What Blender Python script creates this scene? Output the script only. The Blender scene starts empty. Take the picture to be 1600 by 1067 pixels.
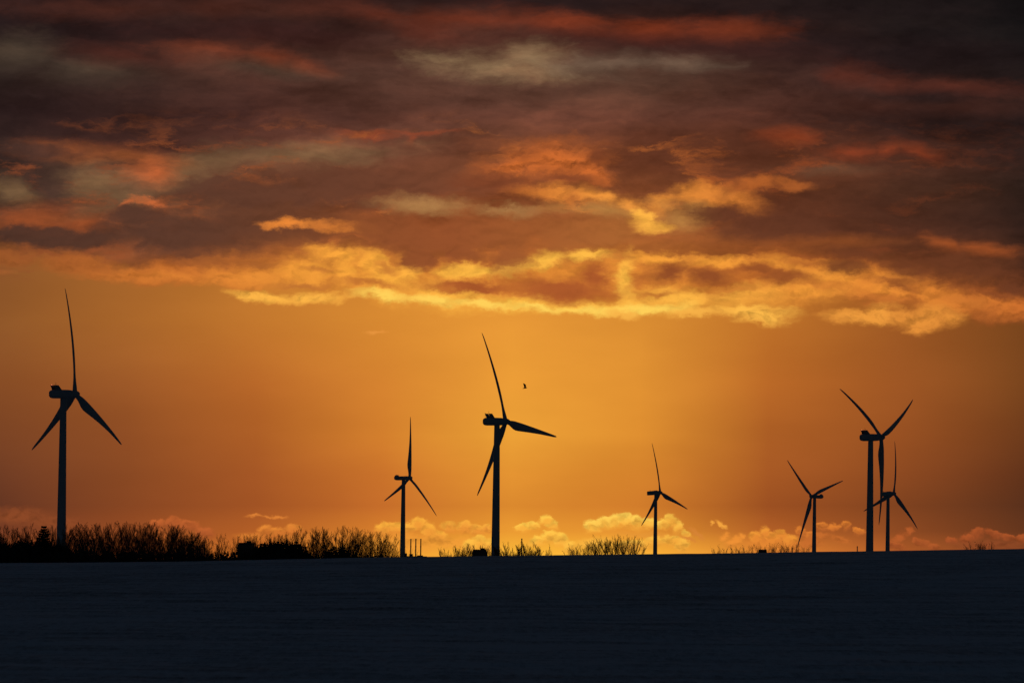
import bpy, bmesh, math, random
import numpy as np
from mathutils import Vector, Matrix, noise as mnoise

C = bpy.context.scene
COL = C.collection
F = 8889.0                      # focal length in photo pixels (200 mm lens on 36 mm, 1600 px wide)
ROLL = math.radians(0.7)
EYE = 12.0
EYELINE = 890.0                 # photo row of the eye level
PITCH = math.atan((EYELINE - 533.5) / F)

# ------------------------------------------------------------------ camera
cam = bpy.data.cameras.new('camera')
cam.lens = 200.0
cam.sensor_width = 36.0
cam.clip_start = 1.0
cam.clip_end = 200000.0
co = bpy.data.objects.new('camera', cam)
COL.objects.link(co)
fwd = Vector((0, math.cos(PITCH), math.sin(PITCH)))
up0 = Vector((0, -math.sin(PITCH), math.cos(PITCH)))
rt0 = Vector((1, 0, 0))
rt = rt0 * math.cos(ROLL) + up0 * math.sin(ROLL)
up = -rt0 * math.sin(ROLL) + up0 * math.cos(ROLL)
M = Matrix((rt, up, -fwd)).transposed().to_4x4()
M.translation = Vector((0, 0, EYE))
co.matrix_world = M
C.camera = co

def ray(px, py):
    d = rt * (px - 800) + up * (533.5 - py) + fwd * F
    return d / d.y

def at(px, py, Y):
    """point at depth Y seen at photo pixel (px, py)"""
    d = ray(px, py)
    return Vector((0, 0, EYE)) + d * Y

# ------------------------------------------------------------------ view
C.view_settings.view_transform = 'Standard'
C.view_settings.look = 'None'
C.view_settings.exposure = 0
C.view_settings.gamma = 1
C.cycles.use_adaptive_sampling = True
C.cycles.adaptive_threshold = 0.015
C.cycles.adaptive_min_samples = 16
C.cycles.max_bounces = 3
C.cycles.diffuse_bounces = 2

# ------------------------------------------------------------------ sky
SUN_AZ = math.radians(0.3)
SUN_EL = math.radians(0.5)

def lin(c):
    out = []
    for v in c:
        v /= 255.0
        out.append(v / 12.92 if v <= 0.04045 else ((v + 0.055) / 1.055) ** 2.4)
    return (out[0], out[1], out[2], 1.0)

w = bpy.data.worlds.new('World')
C.world = w
w.use_nodes = True
nt = w.node_tree
nt.nodes.clear()
N = nt.nodes.new
L = nt.links.new

def setin(node, i, v):
    if v is None:
        return
    if isinstance(v, bpy.types.NodeSocket):
        L(v, node.inputs[i])
    else:
        node.inputs[i].default_value = v

def math_(op, a, b=None, c=None, clamp=False):
    n = N('ShaderNodeMath'); n.operation = op; n.use_clamp = clamp
    setin(n, 0, a); setin(n, 1, b); setin(n, 2, c)
    return n.outputs[0]

def vmath(op, a, b=None, c=None):
    n = N('ShaderNodeVectorMath'); n.operation = op
    setin(n, 0, a); setin(n, 1, b)
    if c is not None: setin(n, 2, c)
    return n.outputs['Value'] if op in ('LENGTH', 'DOT_PRODUCT', 'DISTANCE') else n.outputs['Vector']

def comb(x, y, z=0.0):
    n = N('ShaderNodeCombineXYZ'); setin(n, 0, x); setin(n, 1, y); setin(n, 2, z)
    return n.outputs[0]

def smooth(v, a, b, lo=0.0, hi=1.0, kind='SMOOTHSTEP'):
    n = N('ShaderNodeMapRange'); n.interpolation_type = kind
    setin(n, 0, v); setin(n, 1, a); setin(n, 2, b); setin(n, 3, lo); setin(n, 4, hi)
    return n.outputs[0]

def mixc(f, a, b, blend='MIX'):
    n = N('ShaderNodeMix'); n.data_type = 'RGBA'; n.blend_type = blend
    n.clamp_factor = True
    setin(n, 0, f); setin(n, 6, a); setin(n, 7, b)
    return n.outputs[2]

def ramp(fac, stops, interp='LINEAR'):
    n = N('ShaderNodeValToRGB')
    cr = n.color_ramp; cr.interpolation = interp
    while len(cr.elements) < len(stops): cr.elements.new(0.5)
    for e, (p, c) in zip(cr.elements, stops):
        e.position = p; e.color = c
    L(fac, n.inputs[0])
    return n.outputs[0]

def fbm(vec, scale, detail=6.0, rough=0.5, sx=1.0, sy=1.0, off=(0, 0, 0), lac=2.0):
    m = N('ShaderNodeMapping'); m.inputs['Scale'].default_value = (sx, sy, 1.0)
    m.inputs['Location'].default_value = off
    L(vec, m.inputs[0])
    n = N('ShaderNodeTexNoise'); n.noise_dimensions = '3D'
    n.inputs['Scale'].default_value = scale
    n.inputs['Detail'].default_value = detail
    n.inputs['Roughness'].default_value = rough
    n.inputs['Lacunarity'].default_value = lac
    L(m.outputs[0], n.inputs['Vector'])
    return n.outputs[0], n.outputs[1]

tc = N('ShaderNodeTexCoord')
sep = N('ShaderNodeSeparateXYZ'); L(tc.outputs['Generated'], sep.inputs[0])
dx, dy, dz = sep.outputs
hyp = math_('SQRT', math_('ADD', math_('MULTIPLY', dx, dx), math_('MULTIPLY', dy, dy)))
azi = math_('ARCTAN2', dx, dy)                         # azimuth, 0 = north (the sunset)
tel = math_('DIVIDE', dz, math_('MAXIMUM', hyp, 0.001))
# sky chart: azimuth and elevation in hundredths of a pixel-sized angle (1 unit = 0.645 degrees)
uu = math_('MULTIPLY', azi, F / 100)
vv = math_('SUBTRACT', math_('MULTIPLY', tel, F / 100), (EYELINE - 533.5) / 100)
cr_, sr_ = math.cos(ROLL), math.sin(ROLL)
SX = math_('ADD', math_('ADD', math_('MULTIPLY', uu, cr_), math_('MULTIPLY', vv, sr_)), 8.0)
SY = math_('SUBTRACT', 5.335, math_('SUBTRACT', math_('MULTIPLY', vv, cr_), math_('MULTIPLY', uu, sr_)))
P = comb(SX, SY)

# warps
_, w1 = fbm(P, 0.9, 5, 0.55, 0.45, 1.3, (3.1, 1.7, 0))
_, w2 = fbm(P, 3.2, 7, 0.62, 0.55, 1.15, (9.1, 4.7, 2))
_, w3 = fbm(P, 7.5, 8, 0.66, 0.8, 1.1, (1.1, 2.7, 5))
c1 = vmath('SUBTRACT', w1, (0.5, 0.5, 0.5))
c2 = vmath('SUBTRACT', w2, (0.5, 0.5, 0.5))
c3 = vmath('SUBTRACT', w3, (0.5, 0.5, 0.5))
Psoft = vmath('ADD', P, vmath('ADD', vmath('MULTIPLY', c1, (0.9, 0.30, 0)), vmath('MULTIPLY', c2, (0.45, 0.13, 0))))
Prough = vmath('ADD', P, vmath('ADD', vmath('MULTIPLY', c1, (0.5, 0.18, 0)),
               vmath('ADD', vmath('MULTIPLY', c2, (0.55, 0.30, 0)), vmath('MULTIPLY', c3, (0.20, 0.14, 0)))))
Pcum = vmath('ADD', P, vmath('ADD', vmath('MULTIPLY', c2, (0.22, 0.12, 0)), vmath('MULTIPLY', c3, (0.20, 0.17, 0))))
WARP = {'soft': Psoft, 'rough': Prough, 'cum': Pcum, 'none': P}
sS = N('ShaderNodeSeparateXYZ'); L(Psoft, sS.inputs[0])
sR = N('ShaderNodeSeparateXYZ'); L(Prough, sR.inputs[0])

XS = [0, 200, 400, 600, 800, 1000, 1200, 1400, 1600]
def rowfield(rows, xsock, ysock):
    fx = math_('MULTIPLY', xsock, 1 / 16.0)
    out = None; py = None
    for y, cols in rows:
        f_ = fx if out is None else math_('MULTIPLY_ADD', vmath('DOT_PRODUCT', out, (1, 1, 1)), 1e-9, fx)
        c = ramp(f_, [(x / 1600.0, lin(cc)) for x, cc in zip(XS, cols)])
        if out is None:
            out = c
        else:
            out = mixc(smooth(ysock, py / 100.0, y / 100.0, kind='LINEAR'), out, c)
        py = y
    return out

DECK = [
 (0,   [(38,27,28),(48,29,27),(58,34,29),(52,32,29),(48,31,29),(44,29,27),(36,26,25),(28,22,22),(20,17,18)]),
 (60,  [(40,28,28),(46,29,27),(56,34,30),(74,46,39),(80,47,37),(70,40,33),(50,31,28),(33,25,25),(23,20,21)]),
 (120, [(52,40,36),(64,45,39),(80,50,42),(88,58,48),(92,62,50),(88,60,48),(72,45,38),(48,32,30),(31,24,24)]),
 (180, [(40,28,28),(54,33,30),(76,45,39),(90,55,45),(98,60,48),(95,57,45),(80,46,37),(60,37,32),(40,28,26)]),
 (240, [(48,35,32),(70,42,36),(86,52,42),(105,64,48),(118,68,46),(104,57,38),(92,50,34),(74,42,32),(47,31,28)]),
 (300, [(62,44,38),(92,62,46),(110,66,44),(122,69,44),(135,75,46),(130,72,42),(110,60,36),(80,48,34),(50,34,28)]),
 (360, [(95,58,40),(98,60,44),(116,68,44),(140,76,42),(160,88,44),(160,92,46),(112,60,36),(84,46,31),(52,33,27)]),
 (430, [(135,75,38),(140,78,40),(130,72,40),(160,90,42),(176,96,42),(182,102,44),(150,84,38),(110,60,32),(64,37,26)]),
 (500, [(138,80,40),(150,90,42),(170,100,44),(190,112,45),(200,118,46),(195,115,44),(175,100,40),(140,78,34),(95,54,28)]),
]
CLEAR = [
 (400, [(138,84,42),(170,105,46),(190,118,46),(205,130,48),(218,140,50),(214,138,50),(185,112,42),(155,88,36),(125,72,32)]),
 (500, [(145,88,42),(172,104,44),(196,120,46),(212,134,48),(224,146,52),(222,144,52),(192,114,42),(156,88,36),(122,70,30)]),
 (600, [(136,77,38),(156,88,40),(186,105,42),(214,131,48),(236,157,55),(228,148,52),(188,106,40),(158,86,36),(118,66,28)]),
 (680, [(122,67,36),(144,78,37),(174,95,39),(214,129,46),(244,167,58),(230,148,51),(172,94,37),(148,78,33),(108,58,27)]),
 (740, [(108,58,34),(136,72,35),(164,86,37),(200,113,42),(234,152,52),(218,134,46),(166,88,36),(136,70,31),(96,50,26)]),
 (790, [(98,52,33),(134,69,34),(158,81,35),(192,105,40),(222,139,47),(212,126,44),(156,80,34),(124,64,30),(86,46,26)]),
 (830, [(118,60,35),(150,76,36),(178,94,38),(214,126,44),(234,154,50),(226,144,48),(176,94,38),(136,70,32),(98,52,28)]),
 (865, [(150,76,36),(180,92,38),(205,114,42),(240,155,50),(252,184,58),(250,178,56),(218,126,46),(170,88,38),(130,68,34)]),
 (960, [(120,60,34),(140,70,34),(160,86,36),(190,115,42),(210,140,48),(205,135,46),(160,88,36),(130,66,32),(100,52,28)]),
]
DECK = [(y_, [(r_ * 0.99, g_ * 0.98, b_ * 0.96) for r_, g_, b_ in cs_]) for y_, cs_ in DECK]
deck = rowfield(DECK, sS.outputs[0], sS.outputs[1])
clear = rowfield(CLEAR, math_('MULTIPLY_ADD', vmath('DOT_PRODUCT', deck, (1, 1, 1)), 1e-9, SX), SY)
# faint veils in the clear part
n_v, _ = fbm(P, 0.55, 5, 0.5, 0.35, 1.0, (5, 5, 1))
clear = mixc(1.0, clear, ramp(n_v, [(0.30, (0.90, 0.88, 0.86, 1)), (0.70, (1.09, 1.11, 1.13, 1))]), 'MULTIPLY')
n_d, _ = fbm(P, 1.3, 8, 0.58, 0.30, 1.25, (2, 8, 3))
deck = mixc(1.0, deck, ramp(n_d, [(0.30, (0.62, 0.58, 0.56, 1)), (0.5, (1, 1, 1, 1)), (0.70, (1.42, 1.36, 1.30, 1))]), 'MULTIPLY')

# lower edge of the cloud deck as a curve over x
def curve_y(xsock, pts):
    n = N('ShaderNodeFloatCurve')
    c = n.mapping.curves[0]
    pts = [(x / 1600.0, y / 1000.0) for x, y in pts]
    while len(c.points) < len(pts): c.points.new(0.5, 0.5)
    for p, (x, y) in zip(c.points, pts):
        p.location = (x, y); p.handle_type = 'AUTO'
    n.mapping.use_clip = False
    n.mapping.update()
    L(math_('MULTIPLY', xsock, 1 / 16.0), n.inputs[1])
    return math_('MULTIPLY', n.outputs[0], 10.0)
edge = curve_y(SX, [(0, 392), (150, 416), (350, 428), (540, 444), (800, 464), (960, 470), (1150, 472), (1300, 462), (1450, 470), (1600, 470)])
dmask = smooth(math_('SUBTRACT', sR.outputs[1], edge), -0.16, 0.14, 1.0, 0.0)

# relief of the billows: brightness follows the slope of the noise
def relief_of(src, sc, gain, det):
    a, _ = fbm(src, sc, det, 0.55, 0.75, 1.2, (0, 0, 7))
    b, _ = fbm(vmath('ADD', src, (0.03, 0.07, 0)), sc, det, 0.55, 0.75, 1.2, (0, 0, 7))
    r = math_('MINIMUM', math_('ADD', math_('MULTIPLY', math_('SUBTRACT', a, b), gain), 1.0), 1.1)
    return comb(r, r, r)
n_b, _ = fbm(Prough, 2.6, 6, 0.6, 0.55, 1.25, (4, 1, 9))
n_s, _ = fbm(Psoft, 1.7, 8, 0.68, 0.42, 1.3, (7, 3, 2))
n_bc = math_('SUBTRACT', n_b, 0.5)
n_c, _ = fbm(Pcum, 5.0, 6, 0.6, 0.75, 1.1, (4, 1, 9))
n_cc = math_('SUBTRACT', n_c, 0.5)
n_sc = math_('SUBTRACT', n_s, 0.5)
SX16 = math_('MULTIPLY', SX, 1 / 16.0)

def cloud(col, ell, warp='rough', soft=0.5, alpha=1.0, rel=0.0, brk=None):
    """col: sRGB tuple or [(x, sRGB)...]; ell: list of (cx, cy, rx, ry, rot_deg) in chart pixels."""
    global sky
    # the tiny term only makes each cloud wait for the one before it, so that the shader stays small in memory
    src = vmath('MULTIPLY_ADD', sky, (1e-9, 1e-9, 1e-9), WARP[warp])
    dmin = None
    for e in ell:
        cx, cy, rx, ry = e[:4]
        a = math.radians(e[4]) if len(e) > 4 else 0.0
        m = N('ShaderNodeMapping'); m.vector_type = 'TEXTURE'
        m.inputs['Location'].default_value = (cx / 100, cy / 100, 0)
        m.inputs['Rotation'].default_value = (0, 0, a)
        m.inputs['Scale'].default_value = (rx / 100, ry / 100, 1)
        L(src, m.inputs[0])
        d = vmath('LENGTH', m.outputs[0])
        dmin = d if dmin is None else math_('MINIMUM', dmin, d)
    if brk is None: brk = {'soft': 3.2, 'rough': 1.6, 'cum': 0.8}[warp]
    dmin = math_('MULTIPLY_ADD', {'soft': n_sc, 'rough': n_bc, 'cum': n_cc}[warp], brk, dmin)
    if warp == 'soft':
        mask = smooth(dmin, -0.3, 1.45 + soft * 0.6, alpha * 0.86, 0.0)
    else:
        mask = smooth(dmin, 1 - soft, 1 + soft * 0.6, alpha, 0.0)
    if isinstance(col, list):
        c = ramp(math_('MULTIPLY_ADD', mask, 1e-9, SX16), [(x / 1600.0, lin(k)) for x, k in col])
    else:
        c = lin(col)
    if rel > 0:
        n = N('ShaderNodeMix'); n.data_type = 'RGBA'; n.blend_type = 'MULTIPLY'
        setin(n, 0, math_('MULTIPLY_ADD', mask, 1e-9, rel))
        setin(n, 6, c); L(relief_c, n.inputs[7])
        c = n.outputs[2]
    sky = mixc(mask, sky, c)

def cumulus(bright, body, ell, alpha=0.88):
    """heaped cloud: lit upper rim over a duller body"""
    cloud(bright, ell, 'cum', 0.36, alpha, 0.5, 0.95)
    cloud(body, [(e[0] + 1.5, e[1] + e[3] * 0.62, e[2] * 1.0, e[3] * 0.95) + tuple(e[4:]) for e in ell], 'cum', 0.8, 0.8, 0.5, 1.3)

def band(pts, t):
    """ellipses along a polyline; pts (x, y), t thickness (or list)"""
    out = []
    for i in range(len(pts) - 1):
        (x0, y0), (x1, y1) = pts[i], pts[i + 1]
        ti = t[i] if isinstance(t, (list, tuple)) else t
        l = math.hypot(x1 - x0, y1 - y0)
        out.append(((x0 + x1) / 2, (y0 + y1) / 2, l * 0.66, ti, math.degrees(math.atan2(y1 - y0, x1 - x0))))
    return out

# ---- upper sky: the cloud deck
sky = mixc(dmask, clear, deck)
relief_c = relief_of(Prough, 3.6, 3.2, 6)
cloud((34,24,25), [(900,3,440,18,1),(250,48,260,20,0),(1300,80,280,36,3)], 'soft', 0.8, 0.8)
cloud([(400,(64,34,28)),(560,(92,43,30)),(1000,(138,58,31)),(1200,(110,48,28))], band([(530,14),(640,30),(800,30),(960,43),(1080,46),(1200,46)], [16,20,16,18,15]), 'soft', 0.6, 1.0)
cloud((104,48,32), [(672,50,50,22,5)], 'soft', 0.8, 0.8)
cloud((78,40,30), band([(40,14),(280,10),(420,16),(560,8)], 15), 'soft', 0.9, 0.8)
cloud((134,64,40), band([(265,76),(380,84),(460,96),(512,108)], [14,16,13]), 'soft', 0.6, 0.9)
cloud((98,56,42), [(320,96,70,14,8)], 'soft', 0.9, 0.7)
cloud((62,33,29), [(850,64,190,20,2),(1080,74,160,20,4),(420,58,200,16,2)], 'soft', 0.8, 0.8)
cloud((150,120,86), [(765,104,110,22,2),(835,96,60,24,0),(700,94,50,12,8)], 'soft', 0.5, 1.0)
cloud((118,94,76), band([(870,102),(1010,98),(1130,98)], 13), 'soft', 0.6, 0.9)
cloud((84,70,56), [(30,82,60,30,0),(130,112,70,20,0),(420,108,80,12,4)], 'soft', 0.8, 0.7)
cloud((84,40,31), [(190,84,80,16,5)], 'soft', 0.9, 0.7)
cloud((44,28,27), [(40,172,260,52,0)], 'soft', 0.9, 0.8)
cloud((94,46,34), band([(1300,114),(1370,126),(1440,132),(1550,142)], 12), 'soft', 0.9, 0.9)
cloud((78,43,34), band([(1330,162),(1450,170),(1600,172)], 12), 'soft', 0.9, 0.7)
cloud((36,26,26), [(1500,192,160,18,0),(1480,150,60,9,0)], 'soft', 0.9, 0.7)
cloud((146,64,34), [(1237,216,46,14,0)], 'soft', 0.5, 1.0)
cloud((136,60,34), band([(1300,242),(1370,240),(1410,230),(1460,246)], 12), 'soft', 0.6, 1.0)
cloud((136,66,42), [(572,209,50,8,2),(642,214,14,10,60),(650,205,60,5,0)], 'rough', 0.9, 0.85)
# khaki clearings at left
cloud((130,98,66), [(165,290,85,32,0),(300,266,100,26,-12),(480,242,140,20,-5),(15,300,42,22,10)], 'soft', 0.4, 0.82)
cloud((152,82,44), band([(70,236),(180,242),(270,256)], 13), 'soft', 0.7, 0.95)
cloud((184,92,48), [(240,270,30,18,0)], 'soft', 0.7, 1.0)
cloud((66,45,39), [(84,288,36,44,-25),(60,236,80,18,0)], 'rough', 0.8, 0.85)
cloud((104,72,52), [(205,294,48,10,0)], 'rough', 0.9, 0.7)
cloud((198,102,54), band([(188,322),(215,311),(262,320)], 6), 'rough', 0.8, 0.9)
cloud((164,82,42), [(50,346,90,20,0),(120,350,40,13,0)], 'soft', 0.8, 1.0)
cloud((110,78,52), [(140,332,60,8,-10)], 'soft', 0.8, 0.6)
nb2, _ = fbm(vmath('MULTIPLY_ADD', sky, (1e-9, 1e-9, 1e-9), Prough), 1.6, 7, 0.6, 0.42, 1.2, (8, 5, 1))
sky = mixc(dmask, sky, mixc(1.0, sky, ramp(nb2, [(0.36, (0.80, 0.78, 0.77, 1)), (0.47, (0.96, 0.96, 0.96, 1)), (0.56, (1.10, 1.08, 1.06, 1)), (0.66, (1.30, 1.24, 1.18, 1))]), 'MULTIPLY'))
# lit wisps along the folds of the deck
ws, _ = fbm(vmath('MULTIPLY_ADD', sky, (1e-9, 1e-9, 1e-9), Prough), 0.75, 7, 0.62, 0.38, 1.5, (6, 2, 4))
rid = smooth(math_('ABSOLUTE', math_('SUBTRACT', ws, 0.48)), 0.0, 0.05, 1.0, 0.0)
gate = smooth(n_s, 0.44, 0.62)
ylim = math_('MULTIPLY', smooth(SY, 1.6, 2.6), smooth(SY, 4.5, 4.0))
xlim = smooth(SX, 15.5, 11.0, 0.35, 1.0)
wm = math_('MULTIPLY', math_('MULTIPLY', rid, gate), math_('MULTIPLY', math_('MULTIPLY', ylim, xlim), 0.75))
wc = ramp(math_('MULTIPLY_ADD', wm, 1e-9, SX16), [(0.0, lin((138, 72, 42))), (0.25, lin((160, 84, 44))), (0.55, lin((214, 120, 52))), (0.75, lin((160, 78, 38))), (1.0, lin((96, 46, 30)))])
sky = mixc(wm, sky, wc)
# long dark rolls
cloud([(250,(88,55,42)),(600,(106,62,43)),(800,(126,71,46))], [(400,302,130,30,2),(600,288,190,36,0),(740,262,90,26,0),(330,285,40,12,-20)], 'rough', 0.5, 0.88)
cloud([(0,(72,48,39)),(300,(90,56,42)),(500,(110,63,40))], [(90,374,140,16,2),(290,368,150,36,4),(420,354,130,32,0),(220,340,60,22,0)], 'rough', 0.5, 0.9)
cloud((232,134,54), band([(425,352),(490,350),(580,360)], [7,8]), 'rough', 0.9, 1.0)
cloud((176,126,74), [(680,322,70,16,2),(790,330,50,11,0)], 'rough', 0.9, 0.9)
cloud((154,82,44), [(860,222,100,14,0),(752,258,18,24,40)], 'rough', 1.0, 0.7)
cloud((206,106,46), [(868,252,80,32,2),(806,262,40,14,-10),(928,268,34,16,20)], 'rough', 1.0, 0.92, 0.8)
cloud((124,64,38), [(885,278,40,8,0),(932,245,16,12,0),(770,285,60,12,0)], 'rough', 0.9, 0.8)
# bright folds right of centre
cloud([(800,(204,112,46)),(960,(238,150,60)),(1190,(218,124,50))], band([(812,298),(900,302),(970,314),(1010,332),(1060,304),(1130,308),(1188,326)], [12,13,14,14,16,15]), 'rough', 1.0, 0.97, 0.4)
cloud((190,102,44), band([(1150,290),(1210,287),(1262,292)], 10), 'rough', 0.9, 0.9)
cloud((110,80,58), [(1290,270,60,8,0)], 'soft', 0.8, 0.7)
cloud((194,134,68), [(925,326,75,10,3),(1055,342,40,22,0),(1080,330,20,14,0)], 'soft', 0.5, 0.95)
cloud((250,176,68), [(1012,352,27,12,0),(1003,338,14,14,0)], 'rough', 0.8, 1.0, 0.3)
cloud((102,56,36), [(1125,336,50,15,6),(1200,354,110,26,4)], 'rough', 0.6, 0.9)
cloud([(1000,(98,52,34)),(1300,(82,46,32)),(1600,(52,34,28))], [(1360,330,190,46,4),(1100,262,150,20,3),(1060,225,120,20,0)], 'soft', 0.8, 0.7)
cloud((152,86,44), [(1060,375,50,10,-15)], 'soft', 0.8, 0.7)
# --- the lit lower edge of the deck
FR = [(0,(160,88,42)),(200,(202,114,46)),(350,(226,134,52)),(560,(248,166,60)),(800,(252,186,70)),(1080,(250,178,68)),(1250,(236,150,56)),(1420,(220,128,50)),(1600,(190,102,44))]
cloud([(0,(152,84,40)),(300,(196,108,44)),(600,(226,138,52)),(1000,(236,146,54)),(1200,(216,120,46)),(1600,(150,76,36))], band([(-80,398),(60,408),(200,428),(330,424),(500,414),(640,438),(800,446),(900,424),(1010,428),(1150,424),(1300,430),(1450,460),(1640,484)], [18,18,20,28,40,30,30,32,34,34,34,30,28]), 'rough', 0.7, 0.9, 0.3)
cloud([(300,(150,82,42)),(800,(186,108,48)),(1300,(150,80,38))], band([(380,398),(560,384),(700,410),(830,400),(960,388),(1120,392),(1300,400)], [18,24,16,20,22,20]), 'soft', 0.9, 0.75)
cloud(FR, band([(150,430),(300,430),(420,428),(520,416),(560,430),(640,454),(760,468),(860,478),(960,484),(1010,472),(1120,468),(1240,456),(1330,448)], [9,13,20,26,32,22,13,10,12,22,20,20,17]), 'rough', 0.95, 1.0, 0.35)
cloud(FR, band([(490,390),(560,402),(620,424),(660,430)], [14,16,12]) + band([(700,424),(770,424),(830,412)], [10,12]) + band([(830,408),(880,402),(960,402)], [14,9]) + [(978,440,16,40,5)], 'rough', 0.75, 0.97, 0.4)
cloud([(1000,(246,160,58)),(1240,(236,148,54)),(1400,(200,110,44))], band([(1000,402),(1080,404),(1180,408),(1300,416)], [9,10,11]), 'rough', 0.9, 0.95, 0.4)
cloud([(1200,(240,156,56)),(1400,(230,138,52)),(1600,(200,108,44))], band([(1240,436),(1350,436),(1420,452),(1520,474),(1680,486)], [20,24,22,18]), 'rough', 0.8, 0.97, 0.5)
cloud((254,206,88), band([(560,458),(640,466),(720,471),(800,476),(870,484),(960,488),(1060,482)], [9,9,7,6,7,9]), 'rough', 0.8, 1.0, 0.2)
# dark bellies hanging into it
cloud([(500,(132,73,40)),(700,(146,78,42)),(850,(160,90,45)),(980,(170,100,48))], [(640,368,120,32,6),(760,366,120,34,0),(655,402,30,24,0),(792,404,34,22,0),(720,396,40,18,0),(900,364,90,28,0)], 'rough', 0.55, 0.95)
cloud((170,88,42), [(740,447,78,9,1),(868,452,92,19,6),(930,434,28,24,-10)], 'rough', 0.75, 1.0, 0.0, 0.9)
cloud([(250,(150,82,42)),(560,(196,116,50)),(700,(178,100,44))], [(300,408,50,7,3),(400,412,40,6,0),(560,440,34,6,4),(600,418,20,8,20),(500,420,26,5,0),(470,444,40,4,0)], 'rough', 0.9, 0.7)
cloud([(560,(190,108,46)),(800,(200,116,48)),(1200,(176,96,42)),(1500,(120,62,34))], [(590,444,46,6,8),(610,404,20,7,30),(700,448,24,5,0),(1000,440,20,8,-30),(1030,458,30,4,0),(1130,440,36,6,4),(1260,410,60,6,6),(1390,446,44,7,14),(1480,446,50,10,16),(1560,464,40,6,10)], 'rough', 1.0, 0.75)
cloud((196,112,46), [(1290,446,40,7,6),(1380,470,50,7,8),(1150,452,36,5,0),(1500,470,36,8,8)], 'rough', 0.9, 0.6)
cloud((144,76,38), [(1055,424,48,15,-12),(1112,430,42,16,0)], 'rough', 0.8, 1.0, 0.0, 1.0)
cloud((150,80,38), [(1222,430,54,15,4),(1185,420,34,11,0)], 'rough', 0.85, 0.97, 0.0, 1.0)
cloud((108,58,34), [(1332,396,64,14,8),(1320,416,34,14,10),(1412,424,40,20,10),(1510,420,80,26,10),(1580,452,40,12,12)], 'rough', 0.75, 0.85)
cloud((160,80,38), band([(1455,376),(1500,388),(1575,397)], 11), 'soft', 0.7, 1.0)
cloud((150,80,38), [(1250,376,130,8,0),(1150,384,60,8,0)], 'soft', 0.8, 0.7)
# loose puffs under the edge
cloud((248,180,72), [(1195,494,52,14,3),(1165,486,50,8,0)], 'rough', 0.8, 1.0, 0.6)
cloud((234,152,60), [(1340,495,56,11,2),(1375,490,32,12,0)], 'rough', 0.8, 0.97, 0.6)
cloud((226,142,56), [(1445,500,48,20,0),(1440,516,28,12,0),(1484,498,26,14,0)], 'rough', 0.8, 0.97, 0.6)
cloud((250,178,70), [(405,462,50,9,6),(480,464,60,10,0)], 'rough', 0.8, 0.95, 0.5)
cloud((248,178,72), [(970,494,24,6,10),(1090,490,44,7,0)], 'rough', 0.9, 0.9)
cloud((236,152,66), [(588,519,14,3,0)], 'cum', 0.9, 0.7)
cloud((166,94,46), [(6,428,22,4,0)], 'soft', 0.9, 0.9)
# grain and mottling of the whole deck
relief_c = relief_of(vmath('MULTIPLY_ADD', sky, (1e-9, 1e-9, 1e-9), Psoft), 2.0, 2.2, 8)
n = N('ShaderNodeMix'); n.data_type = 'RGBA'; n.blend_type = 'MULTIPLY'
setin(n, 0, math_('MULTIPLY', dmask, 0.38)); setin(n, 6, sky); L(relief_c, n.inputs[7])
sky_upper = n.outputs[2]

# ---- low sky: cumulus along the horizon
sky = clear
relief_c = relief_of(vmath('MULTIPLY_ADD', sky, (1e-9, 1e-9, 1e-9), Pcum), 6.0, 2.4, 5)
cloud((140,72,38), [(28,806,50,13,0),(85,815,44,9,0)], 'cum', 0.8, 0.85, 0.6)
cumulus((192,98,46), (168,84,40), [(248,817,14,6,0),(272,814,12,8,0),(298,820,18,8,10),(318,830,14,8,10)])
cloud((226,132,54), [(398,806,13,2.6,0),(420,808,8,2,0),(438,808,16,2.6,0)], 'cum', 0.9, 0.9)
cumulus((228,136,52), (204,112,44), [(412,826,12,7,0),(432,830,14,6,0),(458,826,13,7,0)], 0.9)
cloud((222,130,50), [(395,838,24,6,0),(500,842,60,8,0)], 'cum', 0.9, 0.7, 0.4)
cumulus((250,176,62), (232,146,52), [(598,824,14,8,0),(618,822,14,8,0),(636,823,14,9,0),(652,818,13,9,0),(668,826,14,10,0),(684,836,16,8,0)])
cumulus((248,172,62), (226,138,50), [(702,822,12,7,0),(726,822,13,8,0),(746,826,12,7,0),(758,824,8,6,0)])
cloud((236,152,54), [(640,848,70,14,0),(712,848,50,10,0)], 'cum', 0.8, 0.8, 0.6)
cumulus((253,190,70), (240,164,58), [(752,844,12,9,0),(764,850,10,10,0),(738,852,14,8,0)])
cumulus((255,202,78), (242,166,58), [(816,823,13,5,0),(834,820,14,6,0),(852,812,9,7,0),(862,820,10,6,10)])
cumulus((255,200,76), (244,170,60), [(840,843,13,7,0),(858,837,14,8,0),(876,842,11,9,0),(888,852,9,8,0)])
cumulus((255,210,88), (246,176,64), [(928,820,14,7,0),(944,815,12,7,0),(960,813,13,8,0),(976,810,14,8,0),(994,813,14,8,0),(1012,815,12,7,0),(1026,820,10,6,0)])
cumulus((253,196,76), (236,158,56), [(1036,818,10,7,0),(1048,813,10,9,0),(1058,822,9,9,0),(1070,832,9,5,30)])
cloud((228,148,54), [(1020,836,60,5,4)], 'cum', 0.8, 0.7)
cumulus((250,186,70), (236,160,56), [(990,850,26,8,0),(1024,844,18,7,0),(1048,842,14,7,0),(1066,850,10,10,20)])
cloud((248,180,66), [(930,850,40,9,0)], 'cum', 0.8, 0.8, 0.5)
cloud((216,132,54), [(1088,834,14,3.5,40),(1076,842,12,3,20)], 'cum', 0.8, 0.85)
cloud((246,166,64), [(1126,819,9,3.5,40),(1113,817,3,4,0)], 'cum', 0.8, 0.95)
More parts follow.
